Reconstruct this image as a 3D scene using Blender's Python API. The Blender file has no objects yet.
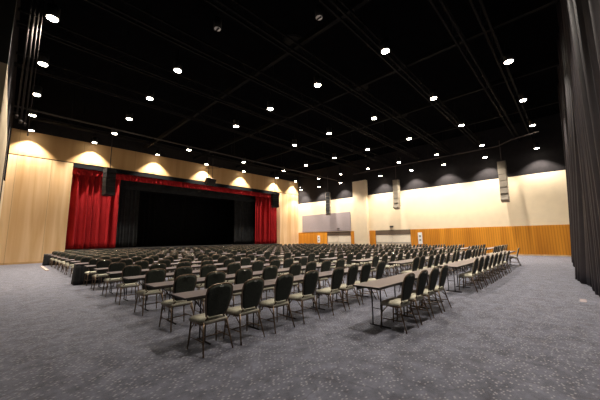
import bpy, bmesh, math, random
from mathutils import Vector, Matrix
random.seed(7)
C = bpy.context.scene.collection
SC = bpy.context.scene
PI = math.pi

# ------------------------------------------------------------------ materials
def new_mat(name):
    m = bpy.data.materials.new(name); m.use_nodes = True
    nt = m.node_tree
    return m, nt, nt.nodes['Principled BSDF']

def simple(name, col, rough=0.7, metal=0.0, noise=0.12, scale=30.0, spec=0.4, bump=0.0):
    m, nt, b = new_mat(name)
    n = nt.nodes; l = nt.links
    tc = n.new('ShaderNodeTexCoord'); t = n.new('ShaderNodeTexNoise'); t.inputs['Scale'].default_value = scale
    r = n.new('ShaderNodeValToRGB')
    r.color_ramp.elements[0].position = 0.3; r.color_ramp.elements[1].position = 0.7
    r.color_ramp.elements[0].color = tuple(c*(1-noise) for c in col)+(1,)
    r.color_ramp.elements[1].color = tuple(min(1, c*(1+noise)) for c in col)+(1,)
    l.new(tc.outputs['Object'], t.inputs['Vector']); l.new(t.outputs['Fac'], r.inputs['Fac'])
    l.new(r.outputs['Color'], b.inputs['Base Color'])
    b.inputs['Roughness'].default_value = rough; b.inputs['Metallic'].default_value = metal
    b.inputs['Specular IOR Level'].default_value = spec
    if bump:
        bp = n.new('ShaderNodeBump'); bp.inputs['Strength'].default_value = bump; bp.inputs['Distance'].default_value = .01
        l.new(t.outputs['Fac'], bp.inputs['Height']); l.new(bp.outputs['Normal'], b.inputs['Normal'])
    return m

def emit(name, col, strength):
    m = bpy.data.materials.new(name); m.use_nodes = True; nt = m.node_tree
    nt.nodes.clear()
    e = nt.nodes.new('ShaderNodeEmission'); o = nt.nodes.new('ShaderNodeOutputMaterial')
    e.inputs['Color'].default_value = tuple(col)+(1,); e.inputs['Strength'].default_value = strength
    nt.links.new(e.outputs[0], o.inputs[0]); return m

def wood_mat(name, c0, c1, seam_axis, seam_step, streak, rough=0.5, flute=0.0):
    """vertical grain wood; seam_axis 0/1 = world axis the panels run along"""
    m, nt, b = new_mat(name); n = nt.nodes; l = nt.links
    tc = n.new('ShaderNodeTexCoord'); mp = n.new('ShaderNodeMapping')
    mp.inputs['Scale'].default_value = (streak, streak, .12)
    t = n.new('ShaderNodeTexNoise'); t.inputs['Scale'].default_value = 1.0; t.inputs['Detail'].default_value = 6; t.inputs['Distortion'].default_value = .5
    r = n.new('ShaderNodeValToRGB'); r.color_ramp.elements[0].position = .32; r.color_ramp.elements[1].position = .68
    r.color_ramp.elements[0].color = tuple(c0)+(1,); r.color_ramp.elements[1].color = tuple(c1)+(1,)
    l.new(tc.outputs['Object'], mp.inputs['Vector']); l.new(mp.outputs['Vector'], t.inputs['Vector']); l.new(t.outputs['Fac'], r.inputs['Fac'])
    col = r.outputs['Color']
    sp = n.new('ShaderNodeSeparateXYZ'); l.new(tc.outputs['Object'], sp.inputs[0])
    def seam(step, width, dark, col):
        d = n.new('ShaderNodeMath'); d.operation = 'DIVIDE'; d.inputs[1].default_value = step
        l.new(sp.outputs[seam_axis], d.inputs[0])
        f = n.new('ShaderNodeMath'); f.operation = 'FRACT'; l.new(d.outputs[0], f.inputs[0])
        c = n.new('ShaderNodeMath'); c.operation = 'LESS_THAN'; c.inputs[1].default_value = width/step; l.new(f.outputs[0], c.inputs[0])
        s = n.new('ShaderNodeMath'); s.operation = 'MULTIPLY'; s.inputs[1].default_value = dark; l.new(c.outputs[0], s.inputs[0])
        x = n.new('ShaderNodeMixRGB'); l.new(s.outputs[0], x.inputs['Fac']); l.new(col, x.inputs['Color1'])
        x.inputs['Color2'].default_value = tuple(k*.3 for k in c0)+(1,)
        return x.outputs['Color']
    col = seam(seam_step, .02, .6, col)
    if flute: col = seam(flute, flute*.3, .28, col)
    l.new(col, b.inputs['Base Color']); b.inputs['Roughness'].default_value = rough
    b.inputs['Specular IOR Level'].default_value = .3
    return m

def carpet_mat():
    m, nt, b = new_mat('carpet_speckled_grey'); n = nt.nodes; l = nt.links
    tc = n.new('ShaderNodeTexCoord')
    base = n.new('ShaderNodeTexNoise'); base.inputs['Scale'].default_value = 3.2; base.inputs['Detail'].default_value = 9; base.inputs['Roughness'].default_value = .75
    l.new(tc.outputs['Object'], base.inputs['Vector'])
    r = n.new('ShaderNodeValToRGB'); r.color_ramp.elements[0].position = .35; r.color_ramp.elements[1].position = .66
    r.color_ramp.elements[0].color = (.050, .050, .068, 1); r.color_ramp.elements[1].color = (.175, .180, .228, 1)
    l.new(base.outputs['Fac'], r.inputs['Fac'])
    # pale flecks
    mp = n.new('ShaderNodeMapping'); mp.inputs['Scale'].default_value = (17, 27, 1); mp.inputs['Rotation'].default_value = (0, 0, .5)
    l.new(tc.outputs['Object'], mp.inputs['Vector'])
    v = n.new('ShaderNodeTexVoronoi'); v.inputs['Scale'].default_value = 1.0; v.voronoi_dimensions = '2D'
    l.new(mp.outputs['Vector'], v.inputs['Vector'])
    lt = n.new('ShaderNodeMapRange'); lt.inputs['From Min'].default_value = .34; lt.inputs['From Max'].default_value = .12
    l.new(v.outputs['Distance'], lt.inputs['Value'])
    sc = n.new('ShaderNodeSeparateColor'); l.new(v.outputs['Color'], sc.inputs[0])
    gt = n.new('ShaderNodeMath'); gt.operation = 'GREATER_THAN'; gt.inputs[1].default_value = .6; l.new(sc.outputs[0], gt.inputs[0])
    mu = n.new('ShaderNodeMath'); mu.operation = 'MULTIPLY'; l.new(lt.outputs[0], mu.inputs[0]); l.new(gt.outputs[0], mu.inputs[1])
    mu2 = n.new('ShaderNodeMath'); mu2.operation = 'MULTIPLY'; mu2.inputs[1].default_value = .95; l.new(mu.outputs[0], mu2.inputs[0])
    x = n.new('ShaderNodeMixRGB'); l.new(mu2.outputs[0], x.inputs['Fac']); l.new(r.outputs['Color'], x.inputs['Color1']); x.inputs['Color2'].default_value = (.34, .33, .345, 1)
    # dark branching strokes
    w = n.new('ShaderNodeTexVoronoi'); w.feature = 'DISTANCE_TO_EDGE'; w.inputs['Scale'].default_value = 1.1; w.voronoi_dimensions = '2D'
    nz = n.new('ShaderNodeTexNoise'); nz.inputs['Scale'].default_value = 2.0; nz.inputs['Detail'].default_value = 3
    l.new(tc.outputs['Object'], nz.inputs['Vector'])
    ad = n.new('ShaderNodeMixRGB'); ad.blend_type = 'ADD'; ad.inputs['Fac'].default_value = 1.0
    l.new(tc.outputs['Object'], ad.inputs['Color1']); l.new(nz.outputs['Color'], ad.inputs['Color2']); l.new(ad.outputs['Color'], w.inputs['Vector'])
    e = n.new('ShaderNodeMapRange'); e.inputs['From Min'].default_value = .035; e.inputs['From Max'].default_value = .005; e.inputs['To Max'].default_value = .4
    l.new(w.outputs['Distance'], e.inputs['Value'])
    y = n.new('ShaderNodeMixRGB'); l.new(e.outputs[0], y.inputs['Fac']); l.new(x.outputs['Color'], y.inputs['Color1']); y.inputs['Color2'].default_value = (.05, .042, .055, 1)
    l.new(y.outputs['Color'], b.inputs['Base Color'])
    b.inputs['Roughness'].default_value = .75; b.inputs['Specular IOR Level'].default_value = .25
    b.inputs['Sheen Weight'].default_value = .25; b.inputs['Sheen Roughness'].default_value = .5
    bn = n.new('ShaderNodeTexNoise'); bn.inputs['Scale'].default_value = 120; l.new(tc.outputs['Object'], bn.inputs['Vector'])
    bp = n.new('ShaderNodeBump'); bp.inputs['Strength'].default_value = .4; bp.inputs['Distance'].default_value = .01
    l.new(bn.outputs['Fac'], bp.inputs['Height']); l.new(bp.outputs['Normal'], b.inputs['Normal'])
    return m

M = {
 'carpet': carpet_mat(),
 'maple': wood_mat('maple_veneer', (.60, .36, .16), (.80, .58, .34), 0, 1.9, 1.9),
 'maple_plain': wood_mat('maple_band', (.46, .27, .11), (.58, .37, .17), 0, 3.8, 1.2),
 'orange': wood_mat('orange_wood_wainscot', (.52, .19, .018), (.78, .32, .032), 1, 3.4, 1.5, rough=.4, flute=.17),
 'cream': simple('cream_wall_paint', (.80, .655, .45), .8, noise=.03, scale=2),
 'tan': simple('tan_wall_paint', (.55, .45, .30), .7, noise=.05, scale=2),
 'black_wall': simple('black_upper_wall', (.026, .024, .025), .95, spec=0, noise=.1, scale=4),
 'near_wall': simple('dark_green_grey_wall', (.02, .02, .017), .8, noise=.1, scale=4),
 'ceiling': simple('black_ceiling', (.0035, .0035, .004), .95, noise=.2, scale=2, spec=0),
 'truss': simple('dark_painted_steel', (.009, .0085, .0085), .8, noise=.2, scale=8, spec=.08),
 'pipe': simple('grey_pipe_steel', (.075, .065, .06), .9, noise=.1, scale=8, spec=.02),
 'acoustic': simple('mauve_grey_acoustic_panel', (.33, .28, .28), .9, noise=.06, scale=10),
 'door': simple('cream_door_paint', (.80, .70, .55), .5, noise=.03, scale=3),
 'door_dark': simple('bronze_transom', (.14, .10, .07), .4, noise=.05, scale=3),
 'steel': simple('brushed_steel', (.6, .58, .55), .3, metal=.9, noise=.05),
 'white': simple('white_plastic', (.85, .83, .8), .5, noise=.02),
 'grey_sign': simple('grey_print', (.25, .23, .22), .6, noise=.02),
 'red': simple('red_velvet', (.37, .012, .015), .85, noise=.08, scale=2.5, spec=.2),
 'black_cloth': simple('black_stage_cloth', (.006, .006, .007), .9, noise=.2, scale=3, spec=.1),
 'leg_cloth': simple('charcoal_stage_cloth', (.020, .021, .022), .9, noise=.2, scale=3, spec=.1),
 'drape': simple('charcoal_drape', (.022, .017, .020), .6, noise=.2, scale=3, spec=.5),
 'stage': simple('black_stage_boards', (.02, .018, .016), .7, noise=.2, scale=4),
 'speaker_tan': simple('weathered_grey_speaker', (.24, .205, .155), .6, noise=.08, scale=5),
 'speaker_black': simple('black_speaker', (.010, .010, .011), .6, noise=.1, scale=30),
 'grille': simple('black_grille', (.012, .012, .013), .8, noise=.4, scale=120),
 'fab_back': simple('dark_olive_fabric', (.042, .047, .034), .85, noise=.35, scale=60, bump=.3),
 'fab_seat': simple('sage_cream_fabric', (.47, .44, .34), .85, noise=.18, scale=50, bump=.3),
 'frame': simple('bronze_tube', (.17, .115, .075), .33, metal=.6, noise=.2, scale=40),
 'chrome': simple('chrome_pull', (.75, .72, .66), .2, metal=1, noise=.02),
 'laminate': simple('mauve_brown_laminate', (.20, .165, .16), .36, noise=.08, scale=6, spec=.5),
 'edge': simple('dark_edge_band', (.03, .024, .022), .6, noise=.1),
 'black_metal': simple('black_steel', (.02, .018, .018), .45, noise=.1, spec=.5),
 'skirt': simple('black_table_skirt', (.012, .012, .013), .85, noise=.2, scale=5),
 'lens': emit('lit_lamp_lens', (1.0, .90, .74), 60),
 'pinkish': simple('dusty_pink_plastic', (.55, .42, .36), .6, noise=.05),
}

# ------------------------------------------------------------------ mesh helpers
def box(bm, x0, x1, y0, y1, z0, z1, mi=0, mat=None):
    vs = [Vector(p) for p in ((x0,y0,z0),(x1,y0,z0),(x1,y1,z0),(x0,y1,z0),(x0,y0,z1),(x1,y0,z1),(x1,y1,z1),(x0,y1,z1))]
    if mat: vs = [mat @ v for v in vs]
    vs = [bm.verts.new(v) for v in vs]
    for f in ((3,2,1,0),(4,5,6,7),(0,1,5,4),(1,2,6,5),(2,3,7,6),(3,0,4,7)):
        fc = bm.faces.new([vs[i] for i in f]); fc.material_index = mi

def tube(bm, pts, r, seg=6, mi=0, cap=True, smooth=True):
    pts = [Vector(p) for p in pts]; rings = []
    for i, p in enumerate(pts):
        a = pts[max(i-1,0)]; b = pts[min(i+1,len(pts)-1)]; d = (b-a).normalized()
        u = d.cross(Vector((0,0,1)))
        if u.length < 1e-3: u = d.cross(Vector((0,1,0)))
        u.normalize(); w = d.cross(u)
        rr = r[i] if isinstance(r, (list,tuple)) else r
        rings.append([bm.verts.new(p+(u*math.cos(k*2*PI/seg)+w*math.sin(k*2*PI/seg))*rr) for k in range(seg)])
    for i in range(len(rings)-1):
        for k in range(seg):
            f = bm.faces.new((rings[i][k], rings[i][(k+1)%seg], rings[i+1][(k+1)%seg], rings[i+1][k])); f.material_index = mi; f.smooth = smooth
    if cap:
        f = bm.faces.new(rings[0][::-1]); f.material_index = mi
        f = bm.faces.new(rings[-1]); f.material_index = mi

def disc_prism(bm, c, r, z0, z1, seg=20, mi=0, r1=None):
    a = [bm.verts.new((c[0]+r*math.cos(k*2*PI/seg), c[1]+r*math.sin(k*2*PI/seg), z0)) for k in range(seg)]
    r1 = r if r1 is None else r1
    b = [bm.verts.new((c[0]+r1*math.cos(k*2*PI/seg), c[1]+r1*math.sin(k*2*PI/seg), z1)) for k in range(seg)]
    for k in range(seg):
        f = bm.faces.new((a[k], a[(k+1)%seg], b[(k+1)%seg], b[k])); f.material_index = mi; f.smooth = True
    bm.faces.new(a[::-1]).material_index = mi; bm.faces.new(b).material_index = mi

def link(name, bm, mats, parent=None, loc=(0,0,0), bevel=0.0, kind=None):
    bmesh.ops.recalc_face_normals(bm, faces=bm.faces)
    me = bpy.data.meshes.new(name); bm.to_mesh(me); bm.free()
    if not isinstance(mats, (list,tuple)): mats = [mats]
    for m in mats: me.materials.append(M[m] if isinstance(m, str) else m)
    o = bpy.data.objects.new(name, me); C.objects.link(o); o.location = loc
    if parent: o.parent = parent
    if bevel:
        b = o.modifiers.new('bevel', 'BEVEL'); b.width = bevel; b.segments = 2; b.limit_method = 'ANGLE'
    if kind: o['kind'] = kind
    return o

def thing(name, label, cat, loc=(0,0,0), rz=0, group=None):
    o = bpy.data.objects.new(name, None); C.objects.link(o); o.location = loc; o.rotation_euler = (0,0,rz)
    o.empty_display_size = .1
    o['label'] = label; o['category'] = cat
    if group: o['group'] = group
    return o

def tag(o, label, cat, group=None, kind=None):
    o['label'] = label; o['category'] = cat
    if group: o['group'] = group
    if kind: o['kind'] = kind
    return o

def copy_tree(o, parent=None):
    c = o.copy(); C.objects.link(c)
    if parent: c.parent = parent
    for ch in list(o.children): copy_tree(ch, c)
    return c

def bx(name, x0, x1, y0, y1, z0, z1, mat, parent=None, kind=None, bevel=0):
    bm = bmesh.new(); box(bm, x0, x1, y0, y1, z0, z1); return link(name, bm, mat, parent, kind=kind, bevel=bevel)

ORD = ['zeroth','first','second','third','fourth','fifth','sixth','seventh','eighth','ninth','tenth','eleventh','twelfth',
       'thirteenth','fourteenth','fifteenth','sixteenth','seventeenth','eighteenth','nineteenth','twentieth']

# ------------------------------------------------------------------ room shell
XL, XR, YB, YS, ZC = -.45, 29.1, -6.0, 28.4, 11.0
SX0, SX1 = 3.2, 25.5                    # stage opening
bx('floor', -2.3, XR+.3, YB-.3, YS+9.3, -.2, 0, 'carpet', kind='structure')
bx('ceiling', -2.3, XR+.3, YB-.3, YS+9.3, ZC, ZC+.2, 'ceiling', kind='structure')
# stage wall
bx('wall_stage', XL-.3, SX0, YS, YS+.7, .12, 7.78, 'maple', kind='structure')
bx('wall_stage_right', SX1, XR+.3, YS, YS+.7, .12, 7.78, 'maple', kind='structure')
bx('baseboard_stage', XL, SX0, YS-.012, YS, 0, .12, 'maple_plain', kind='structure')
bx('baseboard_stage_right', SX1, XR, YS-.012, YS, 0, .12, 'maple_plain', kind='structure')
bx('trim_1', XL, XR, YS+.05, YS+.7, 7.78, 7.86, 'black_wall', kind='structure')
bx('wall_stage_header', XL-.3, XR+.3, YS-.0, YS+.7, 7.86, 9.72, 'maple_plain', kind='structure')
bx('wall_stage_upper', XL-.3, XR+.3, YS+.02, YS+.7, 9.72, ZC, 'black_wall', kind='structure')
# stage box behind the wall
bx('wall_stage_back', XL-.3, XR+.3, YS+9, YS+9.3, 0, ZC, 'black_wall', kind='structure')
bx('wall_stage_wing_left', SX0-1.6, SX0-1.4, YS+.7, YS+9, 0, ZC, 'black_wall', kind='structure')
bx('wall_stage_wing_right', SX1+1.4, SX1+1.6, YS+.7, YS+9, 0, ZC, 'black_wall', kind='structure')
tag(bx('stage_platform', SX0+.01, SX1-.01, YS+.05, YS+8.9, 0, .9, 'stage'), 'low black stage platform behind the rows of chairs', 'stage')
# right wall with two door openings
D = [(19.5, 23.2), (12.15, 16.2)]
def wall_r(name, y0, y1, z0, z1, mat, dx=0.0): bx(name, XR-dx, XR+.3, y0, y1, z0, z1, mat, kind='structure')
wall_r('wall_right_cream', YB, YS, 2.36, 6.5, 'cream')
wall_r('wall_right_upper', YB, YS, 6.5, ZC, 'black_wall')
spans = [(YB, 12.15), (16.2, 19.5), (23.2, YS)]
for i, (a, b) in enumerate(spans): wall_r('wall_right_wainscot', a, b, .1, 2.36, 'orange', .03)
for i, (a, b) in enumerate(spans): bx('baseboard_right', XR-.04, XR+.3, a, b, 0, .1, 'maple', kind='structure')
bx('wall_right_pillar', XR-.45, XR, 16.95, 18.75, 0, 8.3, 'cream', kind='structure')
for i, (a, b) in enumerate(D):
    root = bpy.data.objects.new('door_%d' % (i+1), None); C.objects.link(root); root['kind'] = 'structure'
    root.location = (XR+.03, (a+b)/2, 0)
    h = (b-a)/2
    bx('transom', -.02, .06, -h, h, 1.86, 2.36, 'door_dark', root)
    for s in (-1, 1):
        p = bx('door_leaf', .0, .05, min(0, s*h)+.012, max(0, s*h)-.012, 0.01, 1.86, 'door', root, bevel=.005)
        bm = bmesh.new(); tube(bm, [(-.05, s*.1, .95), (-.05, s*.1, 1.15)], .012); tube(bm, [(-.05, s*.1, .96), (0.0, s*.1, .96)], .01); tube(bm, [(-.05, s*.1, 1.14), (0.0, s*.1, 1.14)], .01)
        link('door_handle', bm, 'steel', p)
        bm = bmesh.new(); box(bm, -.03, 0, min(s*.1, s*(h-.1)), max(s*.1, s*(h-.1)), .98, 1.03); link('push_bar', bm, 'steel', p)
    bm = bmesh.new(); box(bm, -.01, .06, -h, -h+.05, 0, 2.36); box(bm, -.01, .06, h-.05, h, 0, 2.36); link('door_frame', bm, 'door_dark', root)
    bm = bmesh.new(); box(bm, 0.1, .14, -h, h, 0, 2.4); link('door_backing', bm, 'door_dark', root)
# left wall
bx('wall_left', -2.3, -2.0, YB, 11.8, 0, ZC, 'near_wall', kind='structure')
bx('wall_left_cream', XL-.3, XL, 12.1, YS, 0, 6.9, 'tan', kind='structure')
bx('wall_left_upper', XL-.3, XL, 12.1, YS, 6.9, ZC, 'black_wall', kind='structure')
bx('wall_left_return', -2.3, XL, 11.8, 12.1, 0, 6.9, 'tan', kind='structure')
bx('wall_left_return_upper', -2.3, XL, 11.8, 12.1, 6.9, ZC, 'near_wall', kind='structure')
bx('trim_2', XL, XL+.035, 21.5, 22.3, 1.0, 7.8, 'pipe', kind='structure')
bx('trim_3', XL, XL+.06, 24.4, 25.6, 5.4, 7.6, 'black_wall', kind='structure')
bx('trim_4', XL, XL+.05, 24.2, 26.0, 0, 5.2, 'cream', kind='structure')
bx('wall_back', -2.3, XR+.3, YB-.3, YB, 0, ZC, 'black_wall', kind='structure')

# acoustic panel, notices
tag(bx('acoustic_panel', XR-.06, XR-.002, 19.45, 27.6, 2.42, 4.75, 'acoustic', bevel=.01), 'wide mauve grey acoustic panel on cream wall above the far double doors', 'wall panel')
for (y, z, w, hh, lab) in ((11.2, 1.45, .42, 1.15, 'white notice plate on orange wainscot right of the nearer double doors'),
                           (24.6, 1.45, .45, .95, 'white notice plate on orange wainscot left of the far double doors')):
    t = thing('notice_plate', lab, 'wall sign', (XR-.03, y, z), 0, 'white notice plates on the wainscot')
    bm = bmesh.new(); box(bm, -.03, 0, -w/2, w/2, -hh/2, hh/2); link('plate', bm, 'white', t, bevel=.008)
    for dz in (-.18, .2):
        bm = bmesh.new(); box(bm, -.036, -.03, -.09, .09, dz-.09, dz+.09); link('printed_square', bm, 'grey_sign', t)
for y, lab in ((14.2, 'small grey emergency light on cream wall above the nearer double doors'), (21.3, 'small grey emergency light above the far double doors')):
    t = thing('emergency_light', lab, 'light', (XR-.065 if y > 19 else XR, y, 2.75), 0, 'emergency lights above the doors')
    bm = bmesh.new(); box(bm, -.08, 0, -.2, .2, -.06, .06); link('case', bm, 'pipe', t, bevel=.01)
    for s in (-1, 1):
        bm = bmesh.new(); tube(bm, [(-.06, s*.12, -.05), (-.1, s*.13, -.12)], [.03, .05], 10); link('lamp_head', bm, 'grey_sign', t)

# ------------------------------------------------------------------ drapery
def interp(path, s):
    L = [0]
    for a, b in zip(path, path[1:]): L.append(L[-1]+(Vector(b)-Vector(a)).length)
    t = s*L[-1]
    for i in range(len(path)-1):
        if t <= L[i+1] or i == len(path)-2:
            f = (t-L[i])/max(L[i+1]-L[i], 1e-6); return Vector(path[i]).lerp(Vector(path[i+1]), f), L[-1]

def drape(name, bot, top, z0, z1, amp, wave, mat, nz=14, parent=None, flare=1.0, thick=.012, seed=1, gather=False, res=8):
    rnd = random.Random(seed)
    _, Lb = interp(bot, 0); _, Lt = interp(top, 0)
    n = max(8, int(Lb/wave*res)); ph = []; a = 0
    freqs = [rnd.uniform(.75, 1.3) for _ in range(int(Lb/wave)+3)]
    for i in range(n+1):
        u = i/n*Lb/wave; a = u + .22*math.sin(u*1.7+seed) + .12*math.sin(u*3.1+seed*2); ph.append(a)
    bm = bmesh.new(); g = []
    for j in range(nz+1):
        v = j/nz; row = []
        k = (1-v)**flare
        for i in range(n+1):
            s = i/n; pb, _ = interp(bot, s); pt, _ = interp(top, s); p = pt.lerp(pb, k)
            p2, _ = interp(bot, min(1, s+.01)); p1, _ = interp(bot, max(0, s-.01)); d = (p2-p1).normalized(); nr = Vector((-d.y, d.x))
            am = amp*(.55+.45*math.sin(ph[i]*.9+seed))*(1.0 if not gather else (.45+.55*min(1, (1-v)*6)))
            am = max(am, amp*.4)
            off = am*math.sin(2*PI*ph[i]) + .25*amp*math.sin(4*PI*ph[i]+v*1.3)
            p = p+nr*off
            row.append(bm.verts.new((p.x, p.y, z0+(z1-z0)*v)))
        g.append(row)
    for j in range(nz):
        for i in range(n):
            f = bm.faces.new((g[j][i], g[j][i+1], g[j+1][i+1], g[j+1][i])); f.smooth = True
    o = link(name, bm, mat, parent)
    sd = o.modifiers.new('solid', 'SOLIDIFY'); sd.thickness = thick; sd.offset = 0
    return o

G = 'red velvet stage curtains'
tag(drape('stage_curtain', [(SX0+.02, YS+.62), (6.75, YS+.62)], [(SX0+.02, YS+.62), (6.75, YS+.62)], .92, 7.7, .27, .56, 'red', gather=True, res=14, seed=2), 'tall red velvet curtain left of the stage opening', 'curtain', G)
tag(drape('stage_curtain', [(21.75, YS+.62), (SX1-.02, YS+.62)], [(21.75, YS+.62), (SX1-.02, YS+.62)], .92, 7.7, .27, .56, 'red', gather=True, res=14, seed=5), 'tall red velvet curtain right of the stage opening', 'curtain', G)
tag(bx('curtain_track', SX0+.01, SX1-.01, YS+.03, YS+.08, 7.47, 7.775, 'black_cloth'), 'black fascia above the red valance', 'curtain track')
tag(drape('curtain_valance', [(SX0+.02, YS+.2), (SX1-.02, YS+.2)], [(SX0+.02, YS+.2), (SX1-.02, YS+.2)], 6.95, 7.5, .075, .34, 'red', nz=4, seed=9, res=10), 'red pleated valance across the top of the stage opening', 'curtain valance')
tag(drape('charcoal_side_curtain', [(6.5, YS+1.5), (8.6, YS+1.5)], [(6.5, YS+1.5), (8.6, YS+1.5)], .92, 8.2, .08, .35, 'leg_cloth', seed=3), 'charcoal cloth leg beside the left red curtain', 'curtain', 'charcoal stage legs')
tag(drape('charcoal_side_curtain', [(19.3, YS+1.5), (22.3, YS+1.5)], [(19.3, YS+1.5), (22.3, YS+1.5)], .92, 8.2, .08, .35, 'leg_cloth', seed=4), 'charcoal cloth leg beside the right red curtain', 'curtain', 'charcoal stage legs')
tag(drape('stage_border', [(5.5, YS+1.1), (23.3, YS+1.1)], [(5.5, YS+1.1), (23.3, YS+1.1)], 6.3, 8.2, .03, .6, 'leg_cloth', nz=4, seed=6), 'charcoal border cloth hanging under the red valance', 'curtain')
tag(drape('stage_backdrop', [(2.5, YS+5.5), (26.2, YS+5.5)], [(2.5, YS+5.5), (26.2, YS+5.5)], .92, 9.5, .08, .6, 'black_cloth', seed=8), 'black cloth backdrop at the rear of the dark stage', 'curtain')
t = thing('projection_surround', 'flat black masking frame standing on the stage behind the cloth legs', 'stage masking', (0, YS+2.6, 0))
bm = bmesh.new(); box(bm, 7.0, 8.8, 0, .06, .9, 7.6); link('side_panel', bm, 'black_cloth', t)
bm = bmesh.new(); box(bm, 19.9, 21.6, 0, .06, .9, 7.6); link('side_panel', bm, 'black_cloth', t)
bm = bmesh.new(); box(bm, 8.8, 19.9, 0, .06, 6.4, 7.6); link('top_panel', bm, 'black_cloth', t)
for x in (7.9, 20.8):
    bm = bmesh.new(); box(bm, x-.04, x+.04, .06, .9, .9, .97); link('foot', bm, 'black_metal', t)

# big side drape on the right, parallel to the stage wall
hem = [(24.0, .36), (19.2, .26), (16.5, .16), (14.6, .22), (12.9, .16), (12.15, -.14), (10.9, -.12), (10.35, -.14), (9.4, -.26), (8.0, -.38), (6.6, -.5)]
tops = [(24.0, -.15), (19.0, -.30), (15, -.42), (12, -.48), (10.5, -.46), (9.0, -.46), (8.0, -.5), (6.6, -.6)]
hem = [(a, b-.24) for a, b in hem]; tops = [(a, b-.17) for a, b in tops]
tag(drape('side_drape', hem, tops, .02, 10.6, .15, .40, 'drape', nz=24, flare=1.6, seed=11, res=10), 'tall charcoal drape hanging in deep folds at the right edge of the hall', 'curtain')
bm = bmesh.new()
box(bm, 9.55, 10.0, -.06, .06, 0, .006)
tag(link('floor_plate', bm, 'acoustic'), 'pale floor plate on carpet at the foot of the charcoal drape', 'floor plate')

# ------------------------------------------------------------------ ceiling steel
TR = 'dark trusses crossing under the ceiling'
def truss(y, z, lab):
    t = thing('ceiling_truss', lab, 'truss', (0, y, z), 0, TR)
    for dy, dz in ((-.12, 0), (.12, 0), (0, .55)):
        bm = bmesh.new(); box(bm, XL, XR, dy-.035, dy+.035, dz-.04, dz+.04); link('chord', bm, 'truss', t)
    bm = bmesh.new(); x = XL; k = 0
    while x < XR-1.0:
        tube(bm, [(x, -.12 if k % 2 else .12, 0), (x+.5, 0, .55), (x+1.0, .12 if k % 2 else -.12, 0)], .018, 4)
        tube(bm, [(x, -.12, 0), (x, .12, 0)], .015, 4); x += 1.0; k += 1
    link('web', bm, 'truss', t)
    for x in (3, 9, 15, 21, 27):
        bm = bmesh.new(); tube(bm, [(x, 0, .55), (x, 0, ZC-z)], .015, 5); link('hanger', bm, 'truss', t)
names = ['nearest the camera', 'second from the camera', 'third from the camera', 'fourth from the camera', 'fifth from the camera', 'sixth from the camera', 'seventh from the camera', 'eighth from the camera, nearest the stage']
for y, w in zip((1.55, 2.5, 5.1, 7.75, 10.5, 13.6, 17.0, 24.0), names): truss(y, 9.35, 'dark steel ceiling truss parallel to the stage, '+w)
for i, x in enumerate((8.3, 13.2, 18.5, 23.9)):
    bm = bmesh.new(); box(bm, x-.09, x+.09, YB, YS, 10.05, 10.3)
    tag(link('ceiling_beam', bm, 'truss'), 'dark ceiling beam running towards the stage, %s from the left wall' % ORD[i+1], 'beam', 'dark beams running towards the stage')
def pipe(name, pts, r, lab, hangs, top=ZC):
    t = thing(name, lab, 'pipe', (0, 0, 0))
    bm = bmesh.new(); tube(bm, pts, r, 8); link('pipe', bm, 'pipe', t)
    for h in hangs:
        bm = bmesh.new(); tube(bm, [h, (h[0], h[1], top)], .012, 5); link('hanger', bm, 'truss', t)
pipe('lighting_pipe', [(XL+.02, 20.35, 8.6), (28.6, 20.35, 8.6)], .05, 'long grey lighting pipe hung parallel to the stage', [(x, 20.35, 8.6) for x in (2, 7.5, 13, 18.5, 24)])
pipe('wall_pipe', [(26.3, 17.0, 8.6), (26.3, 3.6, 8.6), (25.2, 2.6, 8.6), (24.6, 1.0, 8.6)], .045, 'grey pipe hung along the right wall with a bent near end', [(26.3, y, 8.6) for y in (5, 9, 13, 16.5)])
for x in (4, 10, 16, 22): # short booms out toward the stage from the pipe
    pass
for i, (x, r, z) in enumerate(((-.12, .022, 5.4), (-.02, .028, 5.25), (.08, .02, 5.2), (.17, .012, 4.9))):
    bm = bmesh.new(); tube(bm, [(x, 12, z), (x, 12, ZC)], r, 8); disc_prism(bm, (x, 12), r*1.5, z-.05, z+.05, 8)
    tag(link('hanging_rod', bm, 'pipe'), ['grey hanging rod closest to the left wall', 'thickest grey hanging rod near the left wall', 'thin grey rod third from the left wall', 'thinnest and lowest reaching rod near the left wall'][i], 'rod', 'rods hanging by the left wall')

# ------------------------------------------------------------------ lamps
WARM = (1.0, .91, .80)
def lamp_data(name, energy, angle, blend, r=.09):
    L = bpy.data.lights.new(name, 'SPOT'); L.energy = energy; L.color = WARM; L.spot_size = math.radians(angle); L.spot_blend = blend
    L.shadow_soft_size = r; return L
LD = lamp_data('downlight_beam', 1850, 100, .7)
LN = lamp_data('near_downlight_beam', 400, 100, .7)
LS = lamp_data('stage_wash_beam', 3000, 100, .55, .06)
LR = lamp_data('wall_wash_beam', 1900, 104, .5, .06)
_proto = {}
def downlight(x, y, z, data, lab, group, r=.15):
    if not _proto:
        t = thing('ceiling_downlight', lab, 'ceiling light', (x, y, z), 0, group)
        bm = bmesh.new(); disc_prism(bm, (0,0), r+.03, .0, .42, 20); link('housing', bm, 'speaker_black', t)
        bm = bmesh.new(); disc_prism(bm, (0,0), r, -.02, -.002, 20); link('lens', bm, 'lens', t)
        bm = bmesh.new(); tube(bm, [(0,0,.42), (0,0,1.0)], .02, 6); link('stem', bm, 'truss', t)
        _proto['p'] = t
    else:
        t = copy_tree(_proto['p'])
        t.location = (x, y, z); t['label'] = lab; t['group'] = group
    lo = bpy.data.objects.new('beam_light', data); C.objects.link(lo); lo.parent = t; lo.location = (0, 0, -.06)
cols = [.41, 4.6, 9.93, 15.4, 20.67, 26.65]
rows = [-2.3, 1.25, 4.7, 8.28, 11.87, 15.4, 19.0, 22.4]
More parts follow.
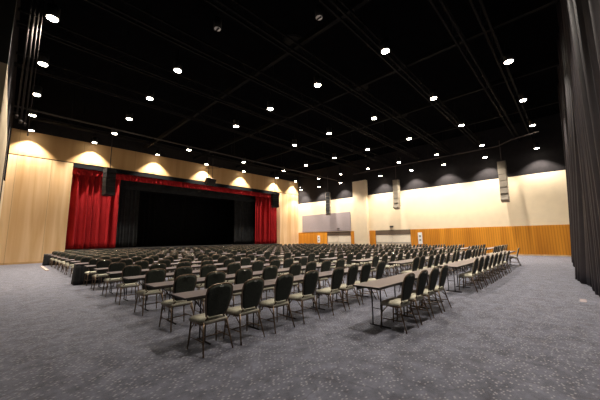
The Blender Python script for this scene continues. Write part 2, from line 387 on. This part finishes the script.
ZL = 9.0
for j, y in enumerate(rows):
    for i, x in enumerate(cols):
        if (i, j) in ((0,0),(0,1),(0,2),(1,0),(0,3),(1,3),(2,6),(3,6)): continue     # lamps that are off
        if (i, j) == (5, 1): x = 24.2
        if (i, j) == (2, 1): x = 9.2
        if (i, j) == (3, 1): x = 14.35
        if (i, j) == (4, 1): x = 19.2
        downlight(x, y, ZL, LN if y < 0 or (i, j) in ((1,2),) else LD, 'round ceiling downlight, %s column from the left wall, %s row counted from the camera' % (ORD[i+1], ORD[j+1]), 'downlights in the grid over the hall')
for i, x in enumerate((.55, 4.35, 9.3, 14.3, 19.1, 24.4, 27.9)):
    downlight(x, 27.75, 9.62, LS, 'ceiling lamp washing the wood band above the stage, %s from the left' % ORD[i+1], 'lamps washing the stage wall')
for i, y in enumerate((1.4, 4.85, 8.2, 11.3, 14.8, 20.2, 23.7, 27.0)):
    downlight(28.25, y, 8.35, LR, 'ceiling lamp washing the black and cream right wall, %s from the side drape' % ORD[i+1], 'lamps washing the right wall')
# unlit louvred spots and ceiling speakers
for i, (x, y) in enumerate(((4.68, 8.6), (6.9, 5.62))):
    t = thing('louvred_spotlight', ['unlit louvred spotlight under the ceiling, the left one of two', 'unlit louvred spotlight under the ceiling, the right one of two'][i], 'spotlight', (x, y, 9.2), 0, 'unlit louvred spotlights')
    bm = bmesh.new(); disc_prism(bm, (0,0), .14, 0, .4, 16); link('housing', bm, 'speaker_black', t)
    bm = bmesh.new(); disc_prism(bm, (0,0), .115, -.012, .0, 16); link('face', bm, 'white', t)
    bm = bmesh.new(); box(bm, -.03, .03, -.1, .1, -.03, -.012); link('louvre', bm, 'black_metal', t)
for i, (x, y) in enumerate(((8.7, 3.4), (8.7, 8.7), (14.7, 8.7), (20.5, 8.7))):
    bm = bmesh.new(); disc_prism(bm, (x, y), .45, ZC-.06, ZC, 28); disc_prism(bm, (x, y), .38, ZC-.09, ZC-.06, 28)
    tag(link('ceiling_speaker', bm, 'truss'), 'dark round ceiling speaker, '+['nearest the camera', 'second nearest the camera', 'third nearest the camera', 'farthest of the four'][i], 'speaker', 'round ceiling speakers')

# ------------------------------------------------------------------ hanging loudspeakers
def line_array(name, x, y, zt, zb, w, d, n, side, face, lab, rz, curve, group, pole=None):
    t = thing(name, lab, 'loudspeaker', (x, y, zt), rz, group)
    h = (zt-zb)/n
    for k in range(n):
        ang = curve*(k/(n-1))**2
        M4 = Matrix.Translation((0, -curve*.5*(k/(n-1))**2*0.6, -h*k)) @ Matrix.Rotation(-ang, 4, 'X')
        bm = bmesh.new(); box(bm, -w/2, w/2, -d/2, d/2, -h+.015, -.01, 0, M4); c = link('cabinet', bm, side, t, bevel=.01)
        bm = bmesh.new(); box(bm, -w/2+.03, w/2-.03, -d/2-.015, -d/2, -h+.03, -.025, 0, M4); link('grille', bm, face, c)
    bm = bmesh.new(); box(bm, -w/2, w/2, -d/2, d/2, 0.0, .06); link('rigging_frame', bm, 'black_metal', t)
    if pole:
        bm = bmesh.new(); tube(bm, [(0, 0, .06), (0, 0, pole-zt)], .035, 8); link('pole', bm, 'pipe', t)
    return t
line_array('line_array_speaker', 5.42, 27.0, 7.35, 5.2, .72, .6, 6, 'speaker_black', 'grille', 'black line array speaker hung in front of the left red curtain', .25, .15, 'hanging loudspeakers', 10.4)
line_array('line_array_speaker', 23.4, 27.0, 7.2, 5.5, .85, .6, 6, 'speaker_black', 'grille', 'black line array speaker hung in front of the right red curtain', -.25, .15, 'hanging loudspeakers', 10.4)
t = thing('center_speaker', 'tilted black loudspeaker hung at the middle of the valance', 'loudspeaker', (14.4, 27.0, 7.6), .1, 'hanging loudspeakers')
Mt = Matrix.Rotation(.35, 4, 'X') @ Matrix.Rotation(.08, 4, 'Y')
bm = bmesh.new(); box(bm, -.5, .5, -.25, .25, -.38, .38, 0, Mt); c = link('cabinet', bm, 'speaker_black', t, bevel=.02)
bm = bmesh.new(); box(bm, -.46, .46, -.27, -.25, -.34, .34, 0, Mt); link('grille', bm, 'grille', c)
bm = bmesh.new(); tube(bm, [(-.25, 0, .3), (-.25, 0, 3.0)], .03); tube(bm, [(.25, 0, .3), (.25, 0, 3.0)], .03); tube(bm, [(-.6, 0, 1.35), (1.4, -.2, 1.75)], .03); link('pole', bm, 'pipe', t)
for (y, zt, zb, mat, lab) in ((13.05, 7.6, 4.5, 'speaker_tan', 'grey column speaker hung on the right wall over the nearer double doors'),
                         (3.75, 7.75, 4.35, 'speaker_tan', 'grey column speaker hung on the right wall closest to the side drape'),
                         (22.3, 7.35, 4.5, 'speaker_tan', 'dark faced column speaker hung on the right wall left of the pillar')):
    line_array('column_speaker', 28.35, y, zt, zb, .55, .55, 6, mat, mat if y < 20 else 'grille', lab, -PI/2+(.0 if y < 20 else .5), .35, 'column speakers along the right wall', 9.6)
    
# ------------------------------------------------------------------ chair
def back_outline(s=1.0, ins=0.0):
    pts = [(-.12+ins, .475+ins), (-.155+ins, .50+ins), (-.178+ins, .58), (-.196+ins, .68), (-.208+ins, .78)]
    top = .94-ins
    for a in range(0, 181, 20):
        th = math.radians(180-a); pts.append((math.copysign(abs(math.cos(th))**.75, math.cos(th))*(.205-ins), .83+(top-.83)*abs(math.sin(th))**.8))
    pts += [(.208-ins, .78), (.196-ins, .68), (.178-ins, .58), (.155-ins, .50+ins), (.12-ins, .475+ins)]
    return pts
def by(z): return -.165-.12*(z-.5)/.45 - .01      # slant of the back
def back_bm(ins, y0, y1, bev):
    bm = bmesh.new(); P = back_outline(1, ins)
    a = [bm.verts.new((x, by(z)+y0, z)) for x, z in P]; b = [bm.verts.new((x, by(z)+y1, z)) for x, z in P]
    k = len(P)
    # slightly domed faces
    ca = [bm.verts.new((x*.82, by(.73+(z-.73)*.82)+y0-bev, .73+(z-.73)*.82)) for x, z in P]
    cb = [bm.verts.new((x*.82, by(.73+(z-.73)*.82)+y1+bev, .73+(z-.73)*.82)) for x, z in P]
    for i in range(k):
        j = (i+1) % k
        bm.faces.new((a[i], a[j], b[j], b[i]))
        f = bm.faces.new((a[i], a[j], ca[j], ca[i])); f.smooth = True
        f = bm.faces.new((b[i], b[j], cb[j], cb[i])); f.smooth = True
    bm.faces.new(ca); bm.faces.new(cb); return bm
def seat_bm():
    bm = bmesh.new(); N = 6
    prof = [(.0, .40, .0), (.0, .43, .008), (.02, .457, .0), (.07, .472, 0)]
    def ring(ins, z):
        w0, w1, y0, y1 = .20-ins, .238-ins, -.175+ins, .195-ins; r = .05; pts = []
        for cx, cy, a0, w in ((w1-r, y1-r, 0, 1), (-(w1-r), y1-r, 90, 1), (-(w0-r), y0+r, 180, 0), (w0-r, y0+r, 270, 0)):
            for a in (0, 30, 60, 90):
                t = math.radians(a0+a); pts.append((cx+r*math.cos(t), cy+r*math.sin(t), z))
        return [bm.verts.new(p) for p in pts]
    R = [ring(i, z) for i, z, _ in prof]
    for a, b in zip(R, R[1:]):
        for k in range(len(a)):
            f = bm.faces.new((a[k], a[(k+1)%len(a)], b[(k+1)%len(a)], b[k])); f.smooth = True
    bm.faces.new(R[0][::-1]); f = bm.faces.new(R[-1]); f.smooth = True
    return bm
def chair_parts():
    """(name, bmesh, material, label or None, parent name)"""
    out = []
    out.append(('seat', seat_bm(), 'fab_seat', 'sage cream seat cushion', None))
    out.append(('backrest', back_bm(.012, -.012, .010, .006), 'fab_back', 'dark olive rear of the backrest', None))
    out.append(('back_pad', back_bm(.03, .012, .032, .008), 'fab_seat', 'sage cream front pad', 'backrest'))
    bm = bmesh.new(); P = [(x, by(z), z) for x, z in back_outline()]; tube(bm, [(-.172, -.15, .42)]+P+[(.172, -.15, .42)], .012, 6); out.append(('back_frame', bm, 'frame', None, None))
    bm = bmesh.new(); tube(bm, [(-.035, by(.93)-.018, .912), (-.02, by(.93)-.024, .922), (.02, by(.93)-.024, .922), (.035, by(.93)-.018, .912), (.02, by(.93)-.024, .902), (-.02, by(.93)-.024, .902), (-.035, by(.93)-.018, .912)], .006, 5); out.append(('hand_pull', bm, 'chrome', 'small chrome hand pull', None))
    bm = bmesh.new(); box(bm, -.195, .195, -.17, -.145, .385, .408); box(bm, -.21, .21, .16, .185, .385, .408)
    for s in (-1, 1): box(bm, s*.2-.012, s*.2+.012, -.15, .165, .385, .408)
    out.append(('seat_frame', bm, 'frame', None, None))
    for s in (-1, 1):
        bm = bmesh.new(); tube(bm, [(s*.200, .165, .40), (s*.214, .178, .2), (s*.23, .192, .004)], [.014, .013, .011], 6)
        tube(bm, [(s*.204, .172, .27), (s*.203, .12, .33), (s*.2, .06, .392)], .008, 5); out.append(('leg', bm, 'frame', None, None))
        bm = bmesh.new(); tube(bm, [(s*.180, -.155, .42), (s*.2, -.195, .25), (s*.228, -.27, .004)], [.014, .013, .011], 6)
        tube(bm, [(s*.19, -.19, .27), (s*.193, -.12, .33), (s*.198, -.06, .392)], .008, 5); out.append(('leg', bm, 'frame', None, None))
    bm = bmesh.new()
    for s in (-1, 1): tube(bm, [(s*.205, .18, .17), (s*.2, -.215, .17)], .008, 5)
    tube(bm, [(-.2, 0, .17), (.2, 0, .17)], .008, 5); out.append(('stretcher', bm, 'frame', None, None))
    return out
def make_chair():
    t = thing('banquet_chair', '', 'chair'); named = {}
    for n, bm, m, lab, par in chair_parts():
        o = link(n, bm, m, named.get(par, t)); named[n] = o
        if lab: o['label'] = lab
    return t
def joined_chair_mesh():
    mats = []; verts = []; faces = []; fm = []; sm = []
    for n, bm, m, lab, par in chair_parts():
        bmesh.ops.recalc_face_normals(bm, faces=bm.faces)
        if m not in mats: mats.append(m)
        mi = mats.index(m); bm.verts.index_update(); off = len(verts)
        verts += [tuple(v.co) for v in bm.verts]
        for f in bm.faces: faces.append([off+v.index for v in f.verts]); fm.append(mi); sm.append(f.smooth)
        bm.free()
    return verts, faces, fm, sm, mats
chair0 = make_chair()
JV, JF, JM, JS, JMATS = joined_chair_mesh()
def mesh_from(name, places):
    V = []; F = []; MI = []; S = []
    for (x, y, rz) in places:
        off = len(V); c, s = math.cos(rz), math.sin(rz)
        V += [(c*a-s*b+x, s*a+c*b+y, z) for a, b, z in JV]
        F += [[off+i for i in f] for f in JF]; MI += JM; S += JS
    me = bpy.data.meshes.new(name); me.from_pydata(V, [], F)
    for m in JMATS: me.materials.append(M[m])
    me.polygons.foreach_set('material_index', MI); me.polygons.foreach_set('use_smooth', S); me.update(); return me
far_mesh = mesh_from('banquet_chair_small', [(0, 0, 0)])

# ------------------------------------------------------------------ table
def make_table():
    t = thing('training_table', '', 'table')         # origin at the middle of the table on the floor
    bm = bmesh.new(); box(bm, -.895, .895, -.245, .245, .722, .745); link('tabletop', bm, 'laminate', t, bevel=.003)
    bm = bmesh.new()
    box(bm, -.9, .9, -.25, -.245, .718, .743); box(bm, -.9, .9, .245, .25, .718, .743); box(bm, -.9, -.895, -.245, .245, .718, .743); box(bm, .895, .9, -.245, .245, .718, .743)
    link('edge_band', bm, 'edge', t)
    bm = bmesh.new(); box(bm, -.84, .84, .19, .205, .66, .722); box(bm, -.84, .84, -.205, -.19, .69, .722); link('apron', bm, 'edge', t)
    for s in (-1, 1):
        bm = bmesh.new(); x = s*.46
        tube(bm, [(x, -.20, .012), (x, .20, .012)], .013, 6)
        for q in (-.03, .14): tube(bm, [(x, q, .012), (x, q, .70)], .012, 6)
        tube(bm, [(x, -.12, .71), (x, .2, .71)], .012, 6); tube(bm, [(x, -.03, .3), (x, .14, .3)], .008, 5)
        tube(bm, [(x, .055, .45), (x+s*.13, .055, .62), (x+s*.3, .055, .715)], .008, 5)
        link('leg', bm, 'black_metal', t)
    return t
table0 = make_table()
tables_placed = [0]
def put_table(xc, yc, lab, rz=0):
    t = table0 if tables_placed[0] == 0 else copy_tree(table0); tables_placed[0] += 1
    t.location = (xc, yc, 0); t.rotation_euler = (0, 0, rz); t['label'] = lab; t['group'] = 'narrow brown tables set in rows'
    return t

# ------------------------------------------------------------------ seating plan
Y0 = 4.03; PITCH = 1.5; NR = 15
def near_edge(r): return 2.38 if r == 0 else Y0+PITCH*(r-1)-(.09 if r > 1 else 0)
BLOCK = {'left': (1.82, 3), 'middle': (8.75, 6), 'right': (21.2, 3)}
skirted = {7, 15}
for r in range(NR+1):
    rowname = ORD[r+1]
    if r == 0:
        for k, x in enumerate((4.3, 6.1)): put_table(x+.9, near_edge(0)+.25, 'narrow brown table at the very front by the camera, %s half of the left pair' % ('left' if k == 0 else 'right'))
        for k in range(6):
            put_table(8.6+1.82*k+.9, near_edge(0)+.25, 'narrow brown table in the nearest row beyond the aisle, %s from its left end' % ORD[k+1])
        continue
    for bn, (bx0, nt) in BLOCK.items():
        for k in range(nt):
            if r in skirted and bn == 'left' and k == 0: continue
            put_table(bx0+(.07 if bn == 'left' and r > 1 else 0)+1.803*k+.9, near_edge(r)+.25, 'narrow brown table, %s of the %s block in the %s row back from the camera' % (ORD[k+1], bn, rowname))
# skirted tables at the left end
for r in sorted(skirted):
    t = thing('skirted_table', 'table with floor length black skirt, ' + ('the nearer one at the left edge' if r == min(skirted) else 'the farther one, close to the stage'), 'table', (BLOCK['left'][0]+.9, near_edge(r)+.25, 0), 0, 'black skirted tables at the left edge')
    bm = bmesh.new(); box(bm, -.9, .9, -.25, .25, .72, .75); link('tabletop', bm, 'laminate', t, bevel=.004)
    path = [(-.9, -.24), (.9, -.24), (.9, .24), (-.9, .24), (-.9, -.24)]
    bot = [(x*1.03, y*1.15) for x, y in path]
    drape('skirt', bot, path, .01, .735, .012, .12, 'skirt', nz=5, parent=t, seed=3, thick=.004)

LX = (2.17, 2.79, 3.46, 4.18, 4.98, 5.6, 6.2, 6.87)
spots = []   # (x, y, rz, row, block, index)
rnd = random.Random(3)
def jit(a): return rnd.uniform(-a, a)
for k, x in enumerate((4.83, 5.45, 6.07, 6.68)): spots.append((x+.06, 2.38, jit(.04), 0, 'left', k))
for k, x in enumerate((9.55, 10.25, 11.0, 11.75, 12.5, 13.3, 14.2, 15.2, 19.0)): spots.append((x, 2.38+(0 if k < 8 else .08), jit(.05) if k < 8 else .05, 0, 'middle', k))
for r in range(1, NR+1):
    y = near_edge(r)-.05
    if not (r in skirted): pass
    for k in range(8): spots.append((LX[k]+(.14 if r > 1 else 0)+jit(.02), y-(.2 if r in skirted and k < 3 else 0)+jit(.03), jit(.05), r, 'left', k))
    for k in range(16): spots.append((9.15+.672*k+jit(.02), y+jit(.03), jit(.05), r, 'middle', k))
    for k in range(8): spots.append((21.6+.672*k+jit(.02), y+jit(.03), jit(.05), r, 'right', k))
spots.sort(key=lambda s: math.hypot(s[0], s[1]))
GC = 'banquet chairs facing the stage'
def chair_label(s):
    x, y, rz, r, b, k = s
    if r == 0:
        if b == 'left': return 'olive banquet chair, %s of four at the short front table beside the camera' % ORD[k+1]
        if k == 8: return 'lone olive banquet chair at the far right end of the nearest row'
        return 'olive banquet chair in the nearest row beyond the aisle, %s from its left end' % ORD[k+1]
    return 'olive banquet chair, %s from left in the %s block, %s row back from camera' % (ORD[k+1], b, ORD[r+1])
N_PARTS, N_IND = 190, 300
stuff = []
for i, s in enumerate(spots):
    x, y, rz = s[:3]
    if i < N_PARTS:
        o = chair0 if i == 0 else copy_tree(chair0)
    elif i < N_IND:
        o = bpy.data.objects.new('banquet_chair', far_mesh); C.objects.link(o); o['category'] = 'chair'
    else:
        stuff.append((x, y, rz)); continue
    o.location = (x, y, 0); o.rotation_euler = (0, 0, rz); o['label'] = chair_label(s); o['group'] = GC
o = bpy.data.objects.new('distant_banquet_chairs', mesh_from('distant_chairs', stuff)); C.objects.link(o)
tag(o, 'mass of olive banquet chairs in the farthest rows by the stage and right wall', 'chairs', kind='stuff')

bm = bmesh.new(); box(bm, 1.6, 1.74, 20.5, 24.2, 0, .05); tag(link('cable_ramp', bm, 'pinkish', bevel=.01), 'low pinkish cable ramp on the carpet left of the far chairs', 'cable ramp')

# ------------------------------------------------------------------ camera
cam = bpy.data.cameras.new('camera'); co = bpy.data.objects.new('camera', cam); C.objects.link(co)
R = [(.69515926, -.71875907, -.01179), (-.08927159, -.10259132, .99070965), (.7132911, .68764847, .13548207)]
Mx = Matrix(((R[0][0], R[1][0], -R[2][0], 0), (R[0][1], R[1][1], -R[2][1], 0), (R[0][2], R[1][2], -R[2][2], 1.5629), (0, 0, 0, 1)))
co.matrix_world = Mx
cam.sensor_fit = 'HORIZONTAL'; cam.sensor_width = 36; cam.lens = 281.06/600*36; cam.clip_start = .05; cam.clip_end = 200
SC.camera = co
w = bpy.data.worlds.new('world'); SC.world = w; w.use_nodes = True
w.node_tree.nodes['Background'].inputs['Color'].default_value = (0, 0, 0, 1)
vs = SC.view_settings; vs.view_transform = 'Standard'; vs.look = 'None'; vs.exposure = -0.62; vs.gamma = 1; vs.use_curve_mapping = False
SC.cycles.max_bounces = 6; SC.cycles.diffuse_bounces = 3; SC.cycles.use_denoising = True
SC.cycles.sample_clamp_indirect = 6
